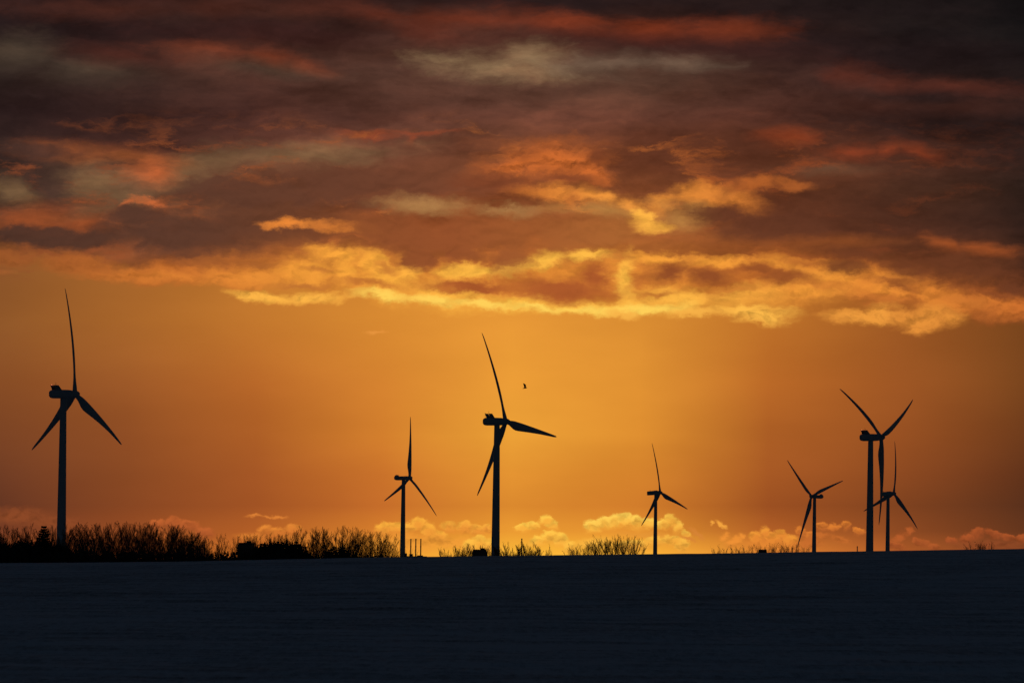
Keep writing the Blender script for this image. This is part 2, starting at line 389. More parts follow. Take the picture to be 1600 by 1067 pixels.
cloud((234,142,52), [(1132,838,7,6,0),(1150,846,14,8,-30),(1160,838,6,6,0)], 'cum', 0.7, 0.9, 0.6)
cumulus((238,152,54), (222,130,48), [(1182,838,12,9,0),(1196,829,11,8,0),(1206,838,12,8,0),(1220,834,8,7,0),(1232,842,14,7,0)])
cloud((226,134,50), [(1205,852,40,9,0)], 'cum', 0.8, 0.8, 0.5)
cumulus((224,128,48), (186,100,42), [(1250,830,9,6,0),(1264,836,12,6,0),(1284,820,10,6,0),(1302,824,13,5,0),(1322,820,8,6,0),(1344,828,9,5,0)])
cloud((196,106,44), [(1280,836,16,5,10),(1310,842,20,5,15),(1262,848,20,8,0)], 'cum', 0.8, 0.85, 0.6)
cloud((182,92,42), [(1418,830,8,5,-50),(1404,840,10,6,-40)], 'cum', 0.8, 0.85, 0.6)
cumulus((178,90,42), (160,80,38), [(1428,845,9,6,0),(1440,848,10,6,0),(1398,852,14,5,15),(1456,854,10,5,0)], 0.85)
cumulus((172,84,40), (146,72,36), [(1488,843,9,5,0),(1510,840,12,7,-15),(1526,831,12,6,-15),(1548,833,14,5,12),(1572,838,14,5,10),(1592,840,12,6,0)], 0.9)
cloud((144,72,38), [(1545,852,60,9,0)], 'cum', 0.8, 0.7, 0.5)
sky_lower = sky
#ENDSKYDATA

# the sunset sits in one part of the sky only; the rest is dusk sky from the Sky Texture
st = N('ShaderNodeTexSky'); st.sky_type = 'NISHITA'
st.sun_disc = False
st.sun_elevation = SUN_EL
st.sun_rotation = SUN_AZ
st.altitude = 20
st.air_density = 1.0; st.dust_density = 1.6; st.ozone_density = 2.0
hs = N('ShaderNodeHueSaturation'); hs.inputs['Saturation'].default_value = 1.0
L(st.outputs[0], hs.inputs['Color'])
SKY_GAIN = 0.05
dusk = mixc(1.0, hs.outputs[0], (SKY_GAIN * 0.76, SKY_GAIN * 0.83, SKY_GAIN * 0.92, 1), 'MULTIPLY')
# overcast dims it
n_o, _ = fbm(tc.outputs['Generated'], 2.5, 5, 0.55, 1, 1, (0, 0, 0))
dusk = mixc(1.0, dusk, ramp(n_o, [(0.3, (0.5, 0.5, 0.5, 1)), (0.7, (1, 1, 1, 1))]), 'MULTIPLY')
am = smooth(math_('ABSOLUTE', azi), 0.10, 0.55, 1.0, 0.0)
em = smooth(tel, 0.10, 0.32, 1.0, 0.0)
wmask = math_('MULTIPLY', am, em)
def background(c):
    b = N('ShaderNodeBackground'); L(c, b.inputs[0]); b.inputs[1].default_value = 1.0
    return b.outputs[0]
def mixs(f, a, b):
    n = N('ShaderNodeMixShader'); L(f, n.inputs[0]); L(a, n.inputs[1]); L(b, n.inputs[2])
    return n.outputs[0]
# above 5.75 only the deck has clouds, below 7.8 only the horizon
lowsel = math_('GREATER_THAN', SY, 7.8)
upsel = math_('LESS_THAN', SY, 5.75)
body = mixs(upsel, mixs(lowsel, background(clear), background(sky_lower)), background(sky_upper))
out_ = mixs(wmask, background(dusk), body)
wo = N('ShaderNodeOutputWorld'); L(out_, wo.inputs[0])
try:
    w.cycles.sampling_method = 'MANUAL'; w.cycles.sample_map_resolution = 512
except Exception:
    pass

# sun, almost on the horizon behind the crest
sl = bpy.data.lights.new('sun', 'SUN'); sl.energy = 0.05; sl.angle = math.radians(0.5); sl.color = (1, 0.62, 0.3)
so = bpy.data.objects.new('sun', sl); COL.objects.link(so)
sd = Vector((math.sin(SUN_AZ) * math.cos(SUN_EL), math.cos(SUN_AZ) * math.cos(SUN_EL), math.sin(SUN_EL)))
so.rotation_euler = sd.to_track_quat('Z', 'Y').to_euler()
so.location = (0, 3000, 400)

# ------------------------------------------------------------------ materials
def mat(name, col, rough=0.6, var=0.0, scale=1.0, metal=0.0, emit=None):
    m = bpy.data.materials.new(name); m.use_nodes = True
    t = m.node_tree; b = t.nodes['Principled BSDF']
    b.inputs['Base Color'].default_value = (*col, 1)
    b.inputs['Roughness'].default_value = rough
    b.inputs['Metallic'].default_value = metal
    if var > 0:
        g = t.nodes.new('ShaderNodeTexCoord')
        n = t.nodes.new('ShaderNodeTexNoise'); n.inputs['Scale'].default_value = scale; n.inputs['Detail'].default_value = 5
        r = t.nodes.new('ShaderNodeValToRGB')
        r.color_ramp.elements[0].position = 0.3; r.color_ramp.elements[1].position = 0.7
        r.color_ramp.elements[0].color = (*[c * (1 - var) for c in col], 1)
        r.color_ramp.elements[1].color = (*[min(1, c * (1 + var)) for c in col], 1)
        t.links.new(g.outputs['Object'], n.inputs['Vector'])
        t.links.new(n.outputs[0], r.inputs[0]); t.links.new(r.outputs[0], b.inputs['Base Color'])
    if emit:
        b.inputs['Emission Color'].default_value = (*emit[0], 1)
        b.inputs['Emission Strength'].default_value = emit[1]
    return m

M_PAINT = mat('turbine_paint', (0.46, 0.47, 0.48), 0.45, 0.08, 0.2)
M_BLADE = mat('blade_paint', (0.46, 0.47, 0.48), 0.4, 0.06, 0.2)
M_METAL = mat('cooler_metal', (0.25, 0.26, 0.27), 0.5, 0.2, 1.0)
M_RED = mat('lamp_red', (0.5, 0.05, 0.03), 0.3, emit=((1.0, 0.25, 0.12), 1.2))
M_BARK = mat('bark', (0.07, 0.05, 0.038), 0.9, 0.35, 1.5)
M_TWIG = mat('twig', (0.13, 0.085, 0.055), 0.9, 0.3, 1.0)
M_NEEDLE = mat('needles', (0.03, 0.045, 0.03), 0.8, 0.4, 1.5)
M_SCRUB = mat('scrub', (0.035, 0.03, 0.022), 0.9, 0.4, 1.0)
M_BRICK = mat('brick_wall', (0.16, 0.10, 0.08), 0.85, 0.3, 1.0)
M_CONC = mat('concrete', (0.22, 0.21, 0.20), 0.85, 0.25, 0.5)
M_ROOF = mat('roof_tile', (0.10, 0.07, 0.06), 0.8, 0.3, 1.0)
M_DARKMETAL = mat('dark_cladding', (0.12, 0.12, 0.13), 0.6, 0.2, 0.6)
M_FEATHER = mat('feathers', (0.10, 0.09, 0.085), 0.8, 0.3, 6.0)
M_GLASS = mat('window_glass', (0.03, 0.035, 0.04), 0.1)

def snow_mat():
    m = bpy.data.materials.new('snowy_field'); m.use_nodes = True
    t = m.node_tree; b = t.nodes['Principled BSDF']
    b.inputs['Roughness'].default_value = 0.85
    g = t.nodes.new('ShaderNodeNewGeometry')
    def nz(scale, sx, sy, det, rough=0.55, rot=0.0):
        mp = t.nodes.new('ShaderNodeMapping'); mp.inputs['Scale'].default_value = (sx, sy, 0.6)
        mp.inputs['Rotation'].default_value = (0, 0, rot)
        t.links.new(g.outputs['Position'], mp.inputs[0])
        n = t.nodes.new('ShaderNodeTexNoise'); n.inputs['Scale'].default_value = scale
        n.inputs['Detail'].default_value = det; n.inputs['Roughness'].default_value = rough
        t.links.new(mp.outputs[0], n.inputs['Vector']); return n.outputs[0]
    def mm(op, a, bb):
        n = t.nodes.new('ShaderNodeMath'); n.operation = op
        for i, v in enumerate((a, bb)):
            if isinstance(v, (int, float)): n.inputs[i].default_value = v
            else: t.links.new(v, n.inputs[i])
        return n.outputs[0]
    rows = nz(1.0, 0.11, 0.24, 7, 0.72, math.radians(0.6))   # drilled rows lying across the view
    wide = nz(1.0, 0.012, 0.02, 4)
    clods = nz(1.0, 3.2, 0.5, 6, 0.8)
    s = mm('ADD', mm('MULTIPLY', rows, 0.58), mm('ADD', mm('MULTIPLY', wide, 0.20), mm('MULTIPLY', clods, 0.50)))
    r = t.nodes.new('ShaderNodeValToRGB')
    e = r.color_ramp.elements
    e[0].position = 0.43; e[0].color = (0.09, 0.075, 0.06, 1)      # bare soil between the snow
    e[1].position = 0.69; e[1].color = (0.76, 0.78, 0.80, 1)       # snow
    k = e.new(0.52); k.color = (0.34, 0.34, 0.34, 1)
    t.links.new(s, r.inputs[0])
    t.links.new(r.outputs[0], b.inputs['Base Color'])
    bp = t.nodes.new('ShaderNodeBump'); bp.inputs['Strength'].default_value = 0.5; bp.inputs['Distance'].default_value = 0.12
    t.links.new(clods, bp.inputs['Height']); t.links.new(bp.outputs[0], b.inputs['Normal'])
    return m
M_SNOW = snow_mat()

# ------------------------------------------------------------------ object helpers
def tag(o, label=None, cat=None, group=None, kind=None):
    if label: o['label'] = label
    if cat: o['category'] = cat
    if group: o['group'] = group
    if kind: o['kind'] = kind
    return o

def empty(name, loc, rz=0.0):
    o = bpy.data.objects.new(name, None); COL.objects.link(o)
    o.location = loc; o.rotation_euler = (0, 0, rz)
    o.empty_display_size = 1
    return o

class MB:
    """collects vertices and faces"""
    def __init__(s): s.v = []; s.f = []
    def ring_tube(s, rings, cap=True, closed=True):
        base = len(s.v); n = len(rings[0])
        for r in rings: s.v.extend([tuple(p) for p in r])
        for i in range(len(rings) - 1):
            for j in range(n):
                a = base + i * n + j; b = base + i * n + (j + 1) % n
                s.f.append((a, b, b + n, a + n))
        if cap:
            s.f.append(tuple(base + j for j in reversed(range(n))))
            e = base + (len(rings) - 1) * n
            s.f.append(tuple(e + j for j in range(n)))
    def tube(s, pts, rad, n=6):
        rings = []
        for i, p in enumerate(pts):
            p = Vector(p)
            d = Vector(pts[min(i + 1, len(pts) - 1)]) - Vector(pts[max(i - 1, 0)])
            if d.length < 1e-9: d = Vector((0, 0, 1))
            d.normalize()
            a = Vector((1, 0, 0)) if abs(d.x) < 0.8 else Vector((0, 1, 0))
            u = d.cross(a).normalized(); v = d.cross(u)
            rings.append([p + (u * math.cos(2 * math.pi * k / n) + v * math.sin(2 * math.pi * k / n)) * rad[i] for k in range(n)])
        s.ring_tube(rings)
    def box(s, c, sz, rz=0.0, bev=0.0):
        x, y, z = [q / 2 for q in sz]; cx, cy, cz = c
        base = len(s.v); cc, ss = math.cos(rz), math.sin(rz)
        for dz_ in (-z, z):
            for dx_, dy_ in ((-x, -y), (x, -y), (x, y), (-x, y)):
                s.v.append((cx + dx_ * cc - dy_ * ss, cy + dx_ * ss + dy_ * cc, cz + dz_))
        for f in ((0, 3, 2, 1), (4, 5, 6, 7), (0, 1, 5, 4), (1, 2, 6, 5), (2, 3, 7, 6), (3, 0, 4, 7)):
            s.f.append(tuple(base + i for i in f))
    def prism(s, poly, depth_vec, origin=(0, 0, 0)):
        """poly: list of 3D points; extruded by depth_vec"""
        base = len(s.v); n = len(poly); d = Vector(depth_vec); o = Vector(origin)
        for p in poly: s.v.append(tuple(Vector(p) + o))
        for p in poly: s.v.append(tuple(Vector(p) + o + d))
        s.f.append(tuple(base + i for i in reversed(range(n))))
        s.f.append(tuple(base + n + i for i in range(n)))
        for i in range(n):
            j = (i + 1) % n
            s.f.append((base + i, base + j, base + n + j, base + n + i))
    def mesh(s, name, m, smooth_=False):
        me = bpy.data.meshes.new(name)
        me.from_pydata([tuple(p) for p in s.v], [], s.f)
        me.materials.append(m)
        if smooth_:
            me.polygons.foreach_set('use_smooth', [True] * len(me.polygons))
            try: me.set_sharp_from_angle(angle=math.radians(40))
            except Exception: pass
        me.update()
        return me
    def build(s, name, m, parent=None, smooth_=False, bevel=0.0):
        o = bpy.data.objects.new(name, s.mesh(name, m, smooth_))
        COL.objects.link(o)
        if parent: o.parent = parent
        if bevel > 0:
            b = o.modifiers.new('bevel', 'BEVEL'); b.width = bevel; b.segments = 3; b.limit_method = 'ANGLE'
        return o

def link_mesh(name, me, parent=None):
    o = bpy.data.objects.new(name, me); COL.objects.link(o)
    if parent: o.parent = parent
    return o

# ------------------------------------------------------------------ ground
CREST_Y = 620.0
cx_px = [-3000, -400, 0, 300, 600, 800, 1100, 1300, 1600, 2000, 4600]
cy_px = [884, 881.5, 880.2, 877.5, 871.0, 868.6, 865.0, 862.0, 857.6, 853, 845]
cxw = []; czw = []
for a_, b_ in zip(cx_px, cy_px):
    p_ = at(a_, b_, CREST_Y); cxw.append(p_.x); czw.append(p_.z)
def crest_z(x): return np.interp(x, cxw, czw)

def ground_z(x, y):
    """terrain height, numpy arrays or floats"""
    x = np.asarray(x, float); y = np.asarray(y, float)
    zc = crest_z(x)
    q = np.clip((y - 150.0) / (CREST_Y - 150.0), 0, 1)
    near = (EYE - 3.6) + (zc - (EYE - 3.6)) * (1 - (1 - q) ** 1.7)
    near = near - np.clip(150 - y, 0, 400) * 0.0015
    t = np.clip((y - CREST_Y) / 330.0, 0, 1); t = t * t * (3 - 2 * t)
    far = zc + (EYE - 3.2 - zc) * t
    u = np.clip((y - 1100.0) / 4000.0, 0, 1)
    far = far - u * 9.5
    return np.where(y < CREST_Y, near, far)

def geo(a, b, n):
    return list(a * (b / a) ** (np.arange(1, n + 1) / n))
rng = np.random.default_rng(5)
xs = np.array([-v for v in geo(85, 45000, 46)][::-1] + list(np.arange(-85, 85.01, 0.7)) + geo(85, 45000, 46))
ys = np.array([-20000, -8000, -3000, -1200, -500, -200, -80, -30, 0, 20, 40, 60, 80, 100, 115, 130, 142] + list(np.arange(150, 700, 0.42)) +
              list(np.arange(700, 1200, 8.0)) + [700 + v for v in geo(520, 60000, 60)])
X, Y = np.meshgrid(xs, ys)
Z = ground_z(X, Y)
# drilled rows, wheel tracks and wind-packed snow
def vnoise(x, y, sx, sy, seed):
    xi = x / sx + seed * 17.3; yi = y / sy + seed * 7.7
    x0 = np.floor(xi); y0 = np.floor(yi); fx = xi - x0; fy = yi - y0
    fx = fx * fx * (3 - 2 * fx); fy = fy * fy * (3 - 2 * fy)
    def h(a, b):
        v = np.sin(a * 127.1 + b * 311.7 + seed * 74.7) * 43758.5453
        return v - np.floor(v)
    return (h(x0, y0) * (1 - fx) + h(x0 + 1, y0) * fx) * (1 - fy) + (h(x0, y0 + 1) * (1 - fx) + h(x0 + 1, y0 + 1) * fx) * fy
amp = np.clip((Y - 120) / 40, 0, 1) * np.clip((720 - Y) / 60, 0, 1) * np.clip((90 - np.abs(X)) / 20, 0, 1)
D = (vnoise(X, Y, 16, 3.2, 1) - .5) * 0.09 + (vnoise(X, Y, 5, 1.6, 2) - .5) * 0.08 + (vnoise(X, Y, 1.7, 0.9, 3) - .5) * 0.09
fade = np.clip((CREST_Y - 40 - Y) / 120, 0.35, 1)
Z = Z + D * amp * fade + (vnoise(X, Y, 900, 700, 4) - .5) * 3.0 * np.clip((Y - 1500) / 2500, 0, 1) * np.clip((9000 - Y) / 3000, 0, 1)
nr, nc = X.shape
me = bpy.data.meshes.new('ground')
me.vertices.add(nr * nc)
me.vertices.foreach_set('co', np.stack([X, Y, Z], -1).astype(np.float32).ravel())
ii = (np.arange(nr - 1)[:, None] * nc + np.arange(nc - 1)[None, :]).ravel()
quads = np.stack([ii, ii + 1, ii + nc + 1, ii + nc], -1).astype(np.int32)
me.loops.add(quads.size); me.loops.foreach_set('vertex_index', quads.ravel())
me.polygons.add(len(quads)); me.polygons.foreach_set('loop_start', (np.arange(len(quads)) * 4).astype(np.int32))
me.update(calc_edges=True); me.validate()
me.polygons.foreach_set('use_smooth', [True] * len(me.polygons))
me.materials.append(M_SNOW)
g = bpy.data.objects.new('snowy_field', me); COL.objects.link(g)
tag(g, kind='structure')

def gz(x, y): return float(ground_z(x, y)) - 0.05

# ------------------------------------------------------------------ wind turbines
def blade_mesh(name, Lb, cone=0.045, flex=0.0):
    """blade along +Z, rotor axis (upwind) +Y, motion towards -X ; flex = tip offset along the axis"""
    mb = MB()
    st_ = [0.0, 0.02, 0.05, 0.09, 0.14, 0.19, 0.25, 0.32, 0.4, 0.5, 0.6, 0.7, 0.8, 0.88, 0.94, 0.975, 0.995, 1.0]
    ch =  [2.0, 2.0, 2.2, 2.9, 3.7, 4.0, 3.85, 3.5, 3.1, 2.65, 2.2, 1.8, 1.45, 1.18, 0.95, 0.68, 0.35, 0.12]
    th =  [1.9, 1.9, 1.75, 1.45, 1.15, 0.95, 0.8, 0.68, 0.56, 0.44, 0.34, 0.27, 0.2, 0.15, 0.11, 0.08, 0.05, 0.03]
    k = Lb / 44.0
    rings = []
    for s_, c_, t_ in zip(st_, ch, th):
        r = 1.1 + s_ * (Lb - 1.1)
        rr = r / Lb
        off = cone * r * (1 - rr) * 1.6 + flex * rr ** 2     # leans upwind, bends back under load
        tw = math.radians(6 + 22 * (1 - rr) ** 2)
        c_ *= k; t_ *= k
        le = 0.5 if s_ < 0.03 else 0.5 - 0.2 * min(1, (s_ - 0.03) / 0.14)
        ring = []
        n = 14
        for j in range(n):
            a = 2 * math.pi * j / n
            x = -math.cos(a)             # -1 leading edge .. 1 trailing edge
            xc = (x + 1) / 2
            shp = math.sin(a)
            if s_ > 0.03:
                shp *= (1 - 0.75 * min(1, (s_ - 0.03) / 0.15) * xc ** 1.3)
            px = (xc - le) * c_
            py = shp * t_ * 0.5
            qx = px * math.cos(tw) + py * math.sin(tw)
            qy = -px * math.sin(tw) + py * math.cos(tw)
            ring.append((qx, qy + off, r))
        rings.append(ring)
    mb.ring_tube(rings)
    return mb.mesh(name, M_BLADE, True)

def nacelle_cooler(mb, root, x0):
    pass

def turbine(hub_px, Lpx, ang, theta, flexpx, kind, label, over, lamp=False, slit=False):
    Lm = 45.0
    ppm = Lpx / Lm
    Yd = F / ppm
    hub = at(hub_px[0], hub_px[1], Yd)
    th = math.radians(theta) + math.atan2(hub.x, hub.y)      # theta is relative to the line of sight
    nh = Vector((math.sin(th), math.cos(th), 0))
    tow = hub - nh * over
    gb = gz(tow.x, tow.y) - 0.2
    H = hub.z - gb
    root = empty('wind_turbine', (tow.x, tow.y, gb))
    tag(root, label, 'wind turbine', 'wind turbines on the plain beyond the field')
    # tower
    mb = MB(); rings = []
    top = H - 1.45
    rb, rtp = 2.15, 1.32
    for i in range(13):
        z = top * i / 12; r = rb + (rtp - rb) * (i / 12)
        rings.append([(r * math.cos(a), r * math.sin(a), z) for a in [2 * math.pi * k / 28 for k in range(28)]])
    mb.ring_tube(rings)
    tw = mb.build('tower', M_PAINT, root, True)
    for z in (0.0, top * 0.33, top * 0.66):
        fb = MB()
        r = rb + (rtp - rb) * (z / top) + 0.06
        fb.ring_tube([[(r * math.cos(a), r * math.sin(a), z + h) for a in [2 * math.pi * k / 28 for k in range(28)]] for h in (0.0, 0.22)])
        fb.build('flange_ring', M_PAINT, tw)
    d = MB(); d.box((0, -rb - 0.02, 2.4), (1.0, 0.3, 2.2)); d.build('door', M_METAL, tw)
    # nacelle frame: local +Y = upwind axis
    yaw = -th       # rotate +Y to (sin th, cos th)
    tilt = math.radians(5)
    R = Matrix.Rotation(yaw, 4, 'Z') @ Matrix.Rotation(tilt, 4, 'X')
    hubl = hub - Vector((tow.x, tow.y, gb))
    def place(o, extra=Matrix.Identity(4)):
        o.matrix_local = Matrix.Translation(hubl) @ R @ extra
    # nacelle
    mb = MB(); rings = []
    if kind == 'cooler':
        prof = [(-12.1, 0.7, 0.6, 0.0), (-11.9, 1.15, 1.05, 0.0), (-11.4, 1.55, 1.5, 0), (-10.6, 1.8, 1.78, 0), (-9.6, 1.85, 1.86, 0), (-5, 1.85, 1.84, 0), (-2.6, 1.75, 1.75, 0), (-1.5, 1.5, 1.5, 0)]
        tiltback = 0.0
    elif kind == 'round':
        prof = [(-12.4, 0.6, 0.6, 0.25), (-12.2, 1.2, 1.1, 0.25), (-11.4, 1.6, 1.5, 0.15), (-10, 1.75, 1.5, 0.0), (-7, 1.75, 1.45, -0.05), (-3, 1.6, 1.45, 0), (-1.4, 1.4, 1.4, 0)]
    else:
        prof = [(-12.9, 1.6, 1.65, -0.1), (-12.7, 1.8, 1.8, -0.1), (-8, 1.85, 1.9, 0), (-3.5, 1.85, 1.85, 0.05), (-1.6, 1.55, 1.6, 0.05)]
    ex = 4.5 if kind != 'round' else 3.0
    for y, wx, hz, zo in prof:
        ring = []
        for k in range(28):
            a = 2 * math.pi * k / 28
            ca, sa = math.cos(a), math.sin(a)
            x = math.copysign(abs(ca) ** (2 / ex), ca) * wx
            z = math.copysign(abs(sa) ** (2 / ex), sa) * hz
            ring.append((x, y, z + zo))
        rings.append(ring)
    mb.ring_tube(rings)
    na = mb.build('nacelle', M_PAINT, root, True)
    # nacelle itself is level apart from a small tilt of the shaft
    na.matrix_local = Matrix.Translation(hubl) @ Matrix.Rotation(yaw, 4, 'Z') @ Matrix.Rotation(math.radians(1.2 if kind != 'box' else 3.5), 4, 'X')
    if kind == 'cooler':
        for sx in (-1, 1):
            f = MB()
            poly = [(sx * 1.6, -10.0, 1.55), (sx * 1.6, -7.0, 1.6), (sx * 1.6, -8.8, 3.75), (sx * 1.6, -11.0, 3.75)]
            if slit:
                poly = [(sx * 1.8, -9.3, 1.55), (sx * 1.8, -6.9, 1.6), (sx * 1.8, -8.5, 3.75), (sx * 1.8, -10.3, 3.75)]
            f.prism(poly, (0.12 * -sx, 0, 0)); f.build('cooler_fin', M_METAL, na)
        if not slit:
            f = MB(); f.prism([(-1.48, -9.0, 1.5), (1.48, -9.0, 1.5), (1.48, -9.9, 3.6), (-1.48, -9.9, 3.6)], (0, 0.35, 0.1)); f.build('radiator', M_METAL, na)
        f = MB()
        f.tube([(0.4, -9.6, 1.6), (0.4, -9.6, 4.9)], [0.05, 0.04], 6); f.build('wind_sensor_mast', M_METAL, na); f = MB(); f.tube([(-0.7, -8.6, 1.6), (-0.7, -8.6, 4.6)], [0.05, 0.04], 6)
        f.build('wind_sensor_mast', M_METAL, na)
    elif kind == 'round':
        f = MB(); rr = []
        for i in range(9):
            a = math.pi * i / 8
            yy = -10.6 - 1.7 * math.cos(a) * 1.0; r_ = max(0.05, math.sin(a))
            rr.append([(1.25 * r_ * math.cos(b), yy, 1.15 + 1.35 * r_ * max(-0.4, math.sin(b))) for b in [2 * math.pi * k / 16 for k in range(16)]])
        f.ring_tube(rr); f.build('cooler_hood', M_PAINT, na, True)
    else:
        for yy in (-10.6, -7.6):
            f = MB(); f.tube([(0, yy, 1.7), (0, yy, 2.75)], [0.07, 0.05], 6)
            f.build('wind_sensor_mast', M_METAL, na)
        f = MB(); f.prism([(-0.9, -6.4, 1.78), (-0.9, -3.2, 1.78), (-0.9, -3.6, 2.15), (-0.9, -6.0, 2.15)], (1.8, 0, 0)); f.build('roof_hatch', M_PAINT, na)
    lz = 3.75 if kind == 'cooler' else 2.2
    ly = -10.5 if kind == 'cooler' else -9.6
    f = MB(); f.tube([(-1.2, ly, 1.5), (-1.2, ly, lz)], [0.06, 0.06], 6); lp = f.build('lamp_post', M_METAL, na)
    f = MB(); f.tube([(-1.2, ly, lz), (-1.2, ly, lz + 0.3)], [0.17, 0.14], 8)
    f.build('aviation_light', M_RED if lamp else M_METAL, na)
    # hub + spinner
    mb = MB(); rings = []
    for y, r in [(-1.5, 1.35), (-1.3, 1.5), (0.2, 1.55), (1.1, 1.35), (1.8, 0.95), (2.2, 0.5), (2.35, 0.1)]:
        rings.append([(r * math.cos(a), y, r * math.sin(a)) for a in [2 * math.pi * k / 24 for k in range(24)]])
    mb.ring_tube(rings)
    hb = mb.build('rotor_hub', M_PAINT, root, True); place(hb)
    bm_ = blade_mesh('blade', Lm, flex=flexpx / ppm)
    for k in range(3):
        a = math.radians(ang + 120 * k)
        b = link_mesh('blade', bm_, root)
        # a counted from up towards s = n x u ; local: n=+Y, u=+Z, s=+X  -> rotation about Y
        place(b, Matrix.Rotation(a, 4, 'Y'))
    return root

turbine((117.0, 615.8), 166.1, -1.1, 60.8, -4.4, 'cooler', 'tallest wind turbine, at far left among the bare trees beside the dark conifer', 5.5, lamp=True)
turbine((640.0, 746.6), 97.2, -7.3, 119.0, 1.7, 'round', 'small wind turbine beside the three chimneys, one blade pointing straight up', 5.0)
turbine((790.0, 658.7), 150.1, -20.3, 58.1, -1.4, 'cooler', 'tall central wind turbine nearest the flying bird, one blade nearly level', 4.7, slit=True)
turbine((1031.5, 769.4), 79.5, -10.9, 56.9, -0.05, 'box', 'small wind turbine just right of the round clump of bare trees', 4.6)
turbine((1268.0, 775.4), 83.0, 46.5, 230.1, 5.1, 'round', 'small wind turbine whose nacelle points right, two blades spread in a V', 3.4)
turbine((1376.6, 683.4), 137.2, -54.8, 61.5, -7.3, 'cooler', 'tall wind turbine at right with one blade hanging straight down', 6.0, lamp=True)
turbine((1396.5, 771.0), 83.7, 11.0, 54.4, -3.7, 'box', 'small wind turbine at far right, standing just behind the tall one', 5.8)

# ------------------------------------------------------------------ bare trees
def limb(mb, p, d, length, r0, r1, rnd, wob, upb, n, sides):
    pts = [p.copy()]; rad = [r0]; q = p.copy(); dd = d.copy()
    for i in range(n):
        dd = (dd + Vector((rnd.gauss(0, wob), rnd.gauss(0, wob), upb))).normalized()
        q = q + dd * (length / n)
        pts.append(q.copy()); rad.append(r0 + (r1 - r0) * (i + 1) / n)
    mb.tube(pts, rad, sides)
    return pts, rad

def grow(mb, pts, rad, length, level, counts, spr, rnd, thick=1.0):
    """side shoots that rise steeply from a limb"""
    n = len(pts) - 1
    for k in range(counts[0]):
        t = 0.18 + 0.78 * (k + rnd.random()) / counts[0]
        f = t * n; i = min(int(f), n - 1)
        s0 = pts[i].lerp(pts[i + 1], f - i)
        dd = (pts[i + 1] - pts[i]).normalized()
        a = rnd.uniform(0, 2 * math.pi); sp = rnd.uniform(spr[0], spr[1])
        nd = (dd + Vector((math.cos(a), math.sin(a), 0.1)) * sp).normalized()
        ln = length * rnd.uniform(0.34, 0.6) * (1.2 - 0.75 * t)
        r0 = max(0.014 * thick, rad[i] * 0.55)
        q, r = limb(mb, s0, nd, ln, r0, 0.010 * thick, rnd, 0.09, 0.05, 3, 3)
        if len(counts) > 1:
            grow(mb, q, r, ln, level + 1, counts[1:], spr, rnd, thick)

def make_tree_meshes(seed, h, stems, spread, rbase, counts, spr=(0.25, 0.5), thick=1.0):
    rnd = random.Random(seed)
    tr = MB(); cr = MB()
    for s_ in range(stems):
        a = 2 * math.pi * (s_ + rnd.uniform(-.3, .3)) / stems; lean = rnd.uniform(0.3, 1.0) * spread if stems > 1 else rnd.uniform(0, 0.05)
        d = Vector((math.cos(a) * lean, math.sin(a) * lean, 1)).normalized()
        p = Vector((math.cos(a) * lean * 0.6, math.sin(a) * lean * 0.6, -0.4))
        hh = (h + 0.3) * (rnd.uniform(0.75, 1.0) if s_ else 1.0)
        pts, rad = limb(tr, p, d, hh, rbase * rnd.uniform(0.7, 1.1), 0.018, rnd, 0.045, 0.05, 7, 6)
        grow(cr, pts, rad, hh, 0, counts, spr, rnd, thick)
    top_z = sorted(v[2] for v in tr.v + cr.v)[-12]
    return tr.mesh('trunk', M_BARK), cr.mesh('crown', M_TWIG), top_z

PROTO = {}
def protos(kind):
    if kind in PROTO: return PROTO[kind]
    out = []
    if kind == 'tall':
        for s in range(8): out.append(make_tree_meshes(100 + s, 12.0, 1 + s % 3, 0.13, 0.15, [16 - 3 * (s % 3), 8, 6], (0.26, 0.58)))
    elif kind == 'vase':
        for s in range(6): out.append(make_tree_meshes(200 + s, 8.0, 5 + s % 3, 0.45, 0.12, [10, 6, 4], (0.25, 0.5), 1.1))
    elif kind == 'slim':
        for s in range(4): out.append(make_tree_meshes(300 + s, 10.0, 1, 0.1, 0.14, [18, 7, 4], (0.3, 0.5)))
    elif kind == 'scrub':
        for s in range(5): out.append(make_tree_meshes(400 + s, 3.4, 6 + s % 3, 0.8, 0.035, [6, 4, 2], (0.2, 0.42), 0.6))
    PROTO[kind] = out
    return out
HREF = {'tall': 12.0, 'vase': 8.0, 'slim': 10.0, 'scrub': 4.0}

trnd = random.Random(77)
def tree(px, top_py, Yd, kind, label, group=None, name='bare_tree', cat='tree', wide=1.0, idx=None, drop=0.0):
    b = at(px, 870, Yd)
    z = gz(b.x, Yd) - 0.1 - drop
    top = at(px, top_py, Yd).z
    h = top - z
    ps = protos(kind)
    tm, cm, hz_ = ps[trnd.randrange(len(ps)) if idx is None else idx]
    r = empty(name, (b.x, Yd, z), trnd.uniform(0, 6.28))
    s_ = h / hz_
    r.scale = (s_ * wide, s_ * wide, s_)
    link_mesh('trunk', tm, r); link_mesh('crown', cm, r)
    tag(r, label, cat, group)
    return r

